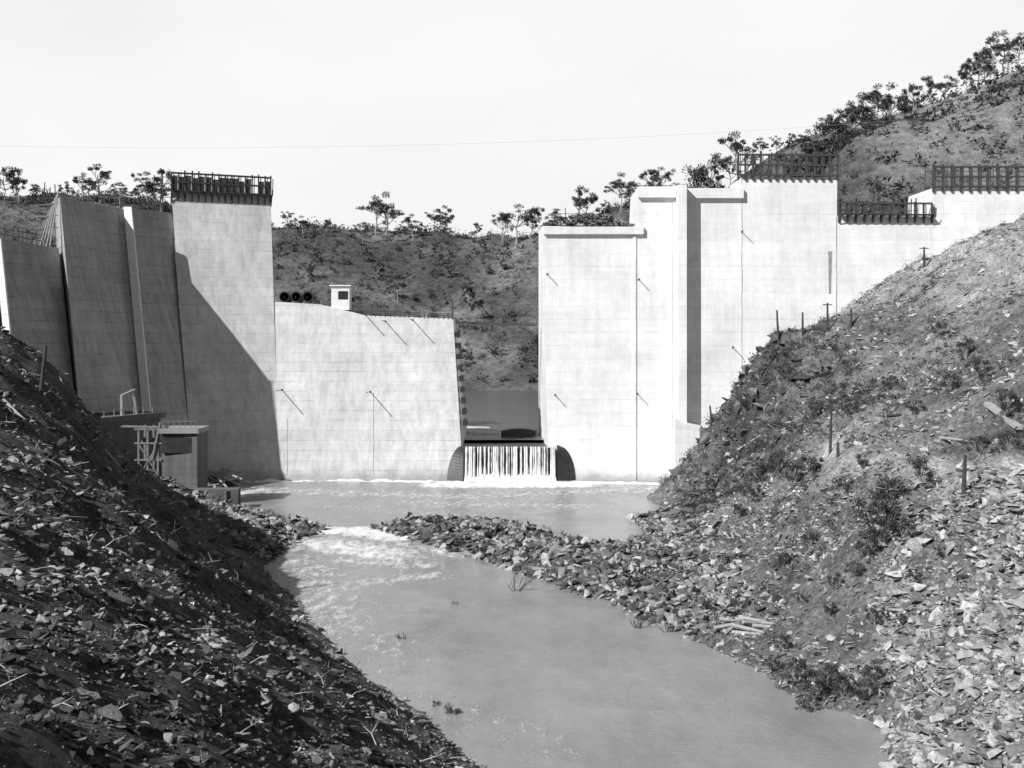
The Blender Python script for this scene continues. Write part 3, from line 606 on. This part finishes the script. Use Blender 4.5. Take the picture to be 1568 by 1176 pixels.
# ---------------------------------------------------------------- cables
M_cab=simple('galvanised_wire',.5,.1,1,.5,0)
def cable(name,pts,r=.02):
    cu=bpy.data.curves.new(name,'CURVE'); cu.dimensions='3D'; cu.bevel_depth=r; sp=cu.splines.new('POLY'); sp.points.add(len(pts)-1)
    for i,p in enumerate(pts): sp.points[i].co=(*p,1)
    cu.materials.append(M_cab); link(bpy.data.objects.new(name,cu))
A=S(-80,222,230);B=S(1750,148,260)
cable('aerial_cable',[A*(1-t)+B*t-np.array([0,0,4*4.2*t*(1-t)]) for t in np.linspace(0,1,40)],.017)
# ---------------------------------------------------------------- water
def water_mat(name,lo,hi):
    m,nt,b=newmat(name); g=N(nt,'ShaderNodeNewGeometry').outputs['Position']
    a=N(nt,'ShaderNodeAttribute'); a.attribute_name='foam'
    vec=mapping(nt,g,(.9,.4,1),(0,0,math.radians(-20)))
    n1=noise(nt,vec,.9,9,.8); n2=noise(nt,mapping(nt,g,(1,.7,1)),5.0,5,.7)
    f=math_(nt,'ADD',math_(nt,'ADD',math_(nt,'MULTIPLY',n1,1.3),math_(nt,'MULTIPLY',n2,.6)),math_(nt,'MULTIPLY',a.outputs['Fac'],.40))
    foam=maprange(nt,f,1.12,1.34,0,1)
    mx=N(nt,'ShaderNodeMix',data_type='FLOAT'); nt.links.new(foam,mx.inputs[0]); nt.links.new(maprange(nt,noise(nt,vec,.16,7,.7),.3,.7,lo,hi),mx.inputs[2]); mx.inputs[3].default_value=.88
    nt.links.new(mx.outputs[0],b.inputs['Base Color'])
    nt.links.new(maprange(nt,foam,0,1,.10,.8),b.inputs['Roughness']); b.inputs['IOR'].default_value=1.33
    rip=noise(nt,mapping(nt,g,(.6,1.6,1),(0,0,.2)),2.6,6,.7)
    ruf=maprange(nt,noise(nt,g,.07,4),.35,.65,.35,1.0)
    bump(nt,b,math_(nt,'ADD',math_(nt,'MULTIPLY',rip,ruf),math_(nt,'MULTIPLY',foam,.6)),.6,.24)
    return m
M_wat=water_mat('river_water',.25,.39); M_res=water_mat('reservoir_water',.09,.14)
wx=np.arange(-56,42,.4); wy=np.arange(10,211,.4); WX,WY=np.meshgrid(wx,wy)
foam=np.zeros_like(WX)
def stroke(uv,r,s):
    global foam
    pts=[W(u,v) for u,v in uv]
    for a,b in zip(pts[:-1],pts[1:]):
        ab=b-a; t=np.clip(((WX-a[0])*ab[0]+(WY-a[1])*ab[1])/(ab@ab),0,1); d=np.hypot(WX-a[0]-t*ab[0],WY-a[1]-t*ab[1]); foam=np.maximum(foam,s*np.exp(-(d/r)**2))
stroke([(490,812),(540,812),(600,822)],4.0,1.3); stroke([(490,832),(590,848)],6.0,1.0); stroke([(470,860),(480,900),(520,960)],6,.62); stroke([(520,960),(540,1000),(640,1060),(850,1150)],4.0,.36)
stroke([(600,830),(700,850)],2.6,.7); stroke([(660,880),(480,900)],3.5,.66); stroke([(540,860),(640,865)],4,.75); stroke([(520,930),(600,1010)],5,.45)
stroke([(370,737),(500,735),(700,738),(860,738),(1030,741)],2.0,1.3); stroke([(680,742),(880,742)],5,1.4); stroke([(380,750),(700,760),(1000,748)],7,.62); stroke([(520,775),(720,790)],5,.5); stroke([(330,760),(400,750)],2.5,.9); stroke([(640,770),(900,775)],6,.6)
WZ=.08*fbm(WX,WY,2.5,3)+.9*np.clip(foam-.6,0,1)*fbm(WX,WY,1.6,2)
i2=np.arange(WX.size).reshape(WX.shape); Q2=np.stack([i2[:-1,:-1],i2[:-1,1:],i2[1:,1:],i2[1:,:-1]],-1).reshape(-1,4)
np_mesh('river_water',np.stack([WX,WY,WZ],-1).reshape(-1,3),Q2,M_wat,foam.ravel(),smooth=True,attrname='foam')
V=[(-44,222,6.05),(25,222,6.05),(26,250,6.05),(90,262,6.05),(120,500,6.05),(-260,500,6.05),(-90,262,6.05),(-44,250,6.05)]
me=bpy.data.meshes.new('reservoir_water'); me.from_pydata(V,[],[(0,1,2,7),(7,2,3,6),(6,3,4,5)]); me.materials.append(M_res); me.attributes.new('foam','FLOAT','POINT'); link(bpy.data.objects.new('reservoir_water',me))
mb=MB()
for i in range(44):
    x=-7.9+15.4*i/43+random.uniform(-.22,.22); w=random.uniform(.03,.2)*(1 if random.random()<.8 else 1.7); te=random.uniform(.3,1)
    Vv=[];Fc=[]
    for k in range(8):
        t=k/7; z=6.0-6.0*t**1.15; y=208.9-1.4*math.sin(t*1.5); ww=w*(1-.35*math.sin(t*3))*(1+t*1.6*te)+random.uniform(-.04,.04)
        Vv+=[(x-ww,y,z),(x,y-.15,z),(x+ww,y,z)]
    for k in range(7):
        o=3*k; Fc+=[[o,o+1,o+4],[o,o+4,o+3],[o+1,o+2,o+5],[o+1,o+5,o+4]]
    mb.add(Vv,Fc)
for i in range(90):
    x=random.uniform(-8,7.6); h=random.uniform(.3,1.5); r=random.uniform(.3,.7); mb.hexa([(x-r,206.8,-.1),(x+r,206.8,-.1),(x+r,208.4,-.1),(x-r,208.4,-.1),(x-r*.4,207.3,h*.7),(x+r*.4,207.3,h*.7),(x+r*.5,208.2,h),(x-r*.5,208.2,h)])
mb.build('waterfall',[simple('falling_water',.72,.2,3,.5,.4)])
# ---------------------------------------------------------------- light, sky, camera
sd=Vector(SUN).normalized(); el=math.asin(sd.z)
L=bpy.data.lights.new('sun','SUN'); L.energy=5.0; L.angle=math.radians(.5); L.color=(1,.995,.985); so=bpy.data.objects.new('sun',L); so.rotation_euler=(-sd).to_track_quat('-Z','Y').to_euler(); link(so)
w=bpy.data.worlds.new('World'); sc.world=w; w.use_nodes=True; nt=w.node_tree; bg=nt.nodes['Background']
sk=N(nt,'ShaderNodeTexSky',sky_type='NISHITA'); sk.sun_disc=False; sk.sun_elevation=el; sk.sun_rotation=math.atan2(SUN[0],SUN[1])%(2*math.pi); sk.dust_density=1.0
bw=N(nt,'ShaderNodeRGBToBW'); nt.links.new(sk.outputs[0],bw.inputs[0])
tc=N(nt,'ShaderNodeTexCoord'); sp=N(nt,'ShaderNodeSeparateXYZ'); nt.links.new(tc.outputs['Generated'],sp.inputs[0])
el_=maprange(nt,sp.outputs[2],.30,.50,1,0); az=maprange(nt,sp.outputs[1],.1,.7,0,1)
cl=maprange(nt,noise(nt,mapping(nt,tc.outputs['Generated'],(1,1,3)),2.2,5,.55),.3,.7,17.5,19.5)
hz=math_(nt,'MULTIPLY',math_(nt,'MULTIPLY',el_,az),cl)
mxm=math_(nt,'MAXIMUM',math_(nt,'MULTIPLY',bw.outputs[0],1.05),hz)
nt.links.new(mxm,bg.inputs[0]); bg.inputs[1].default_value=.05
cam=bpy.data.cameras.new('camera'); cam.sensor_width=36; cam.lens=36*FP/1568; cam.shift_y=(HZ-588)/1568; cam.clip_end=6000; cam.clip_start=.3
co=bpy.data.objects.new('camera',cam); co.location=(0,0,EYE); co.rotation_euler=(math.radians(90),0,0); link(co); sc.camera=co
sc.view_settings.view_transform='Standard'; sc.view_settings.look='None'; sc.view_settings.exposure=0
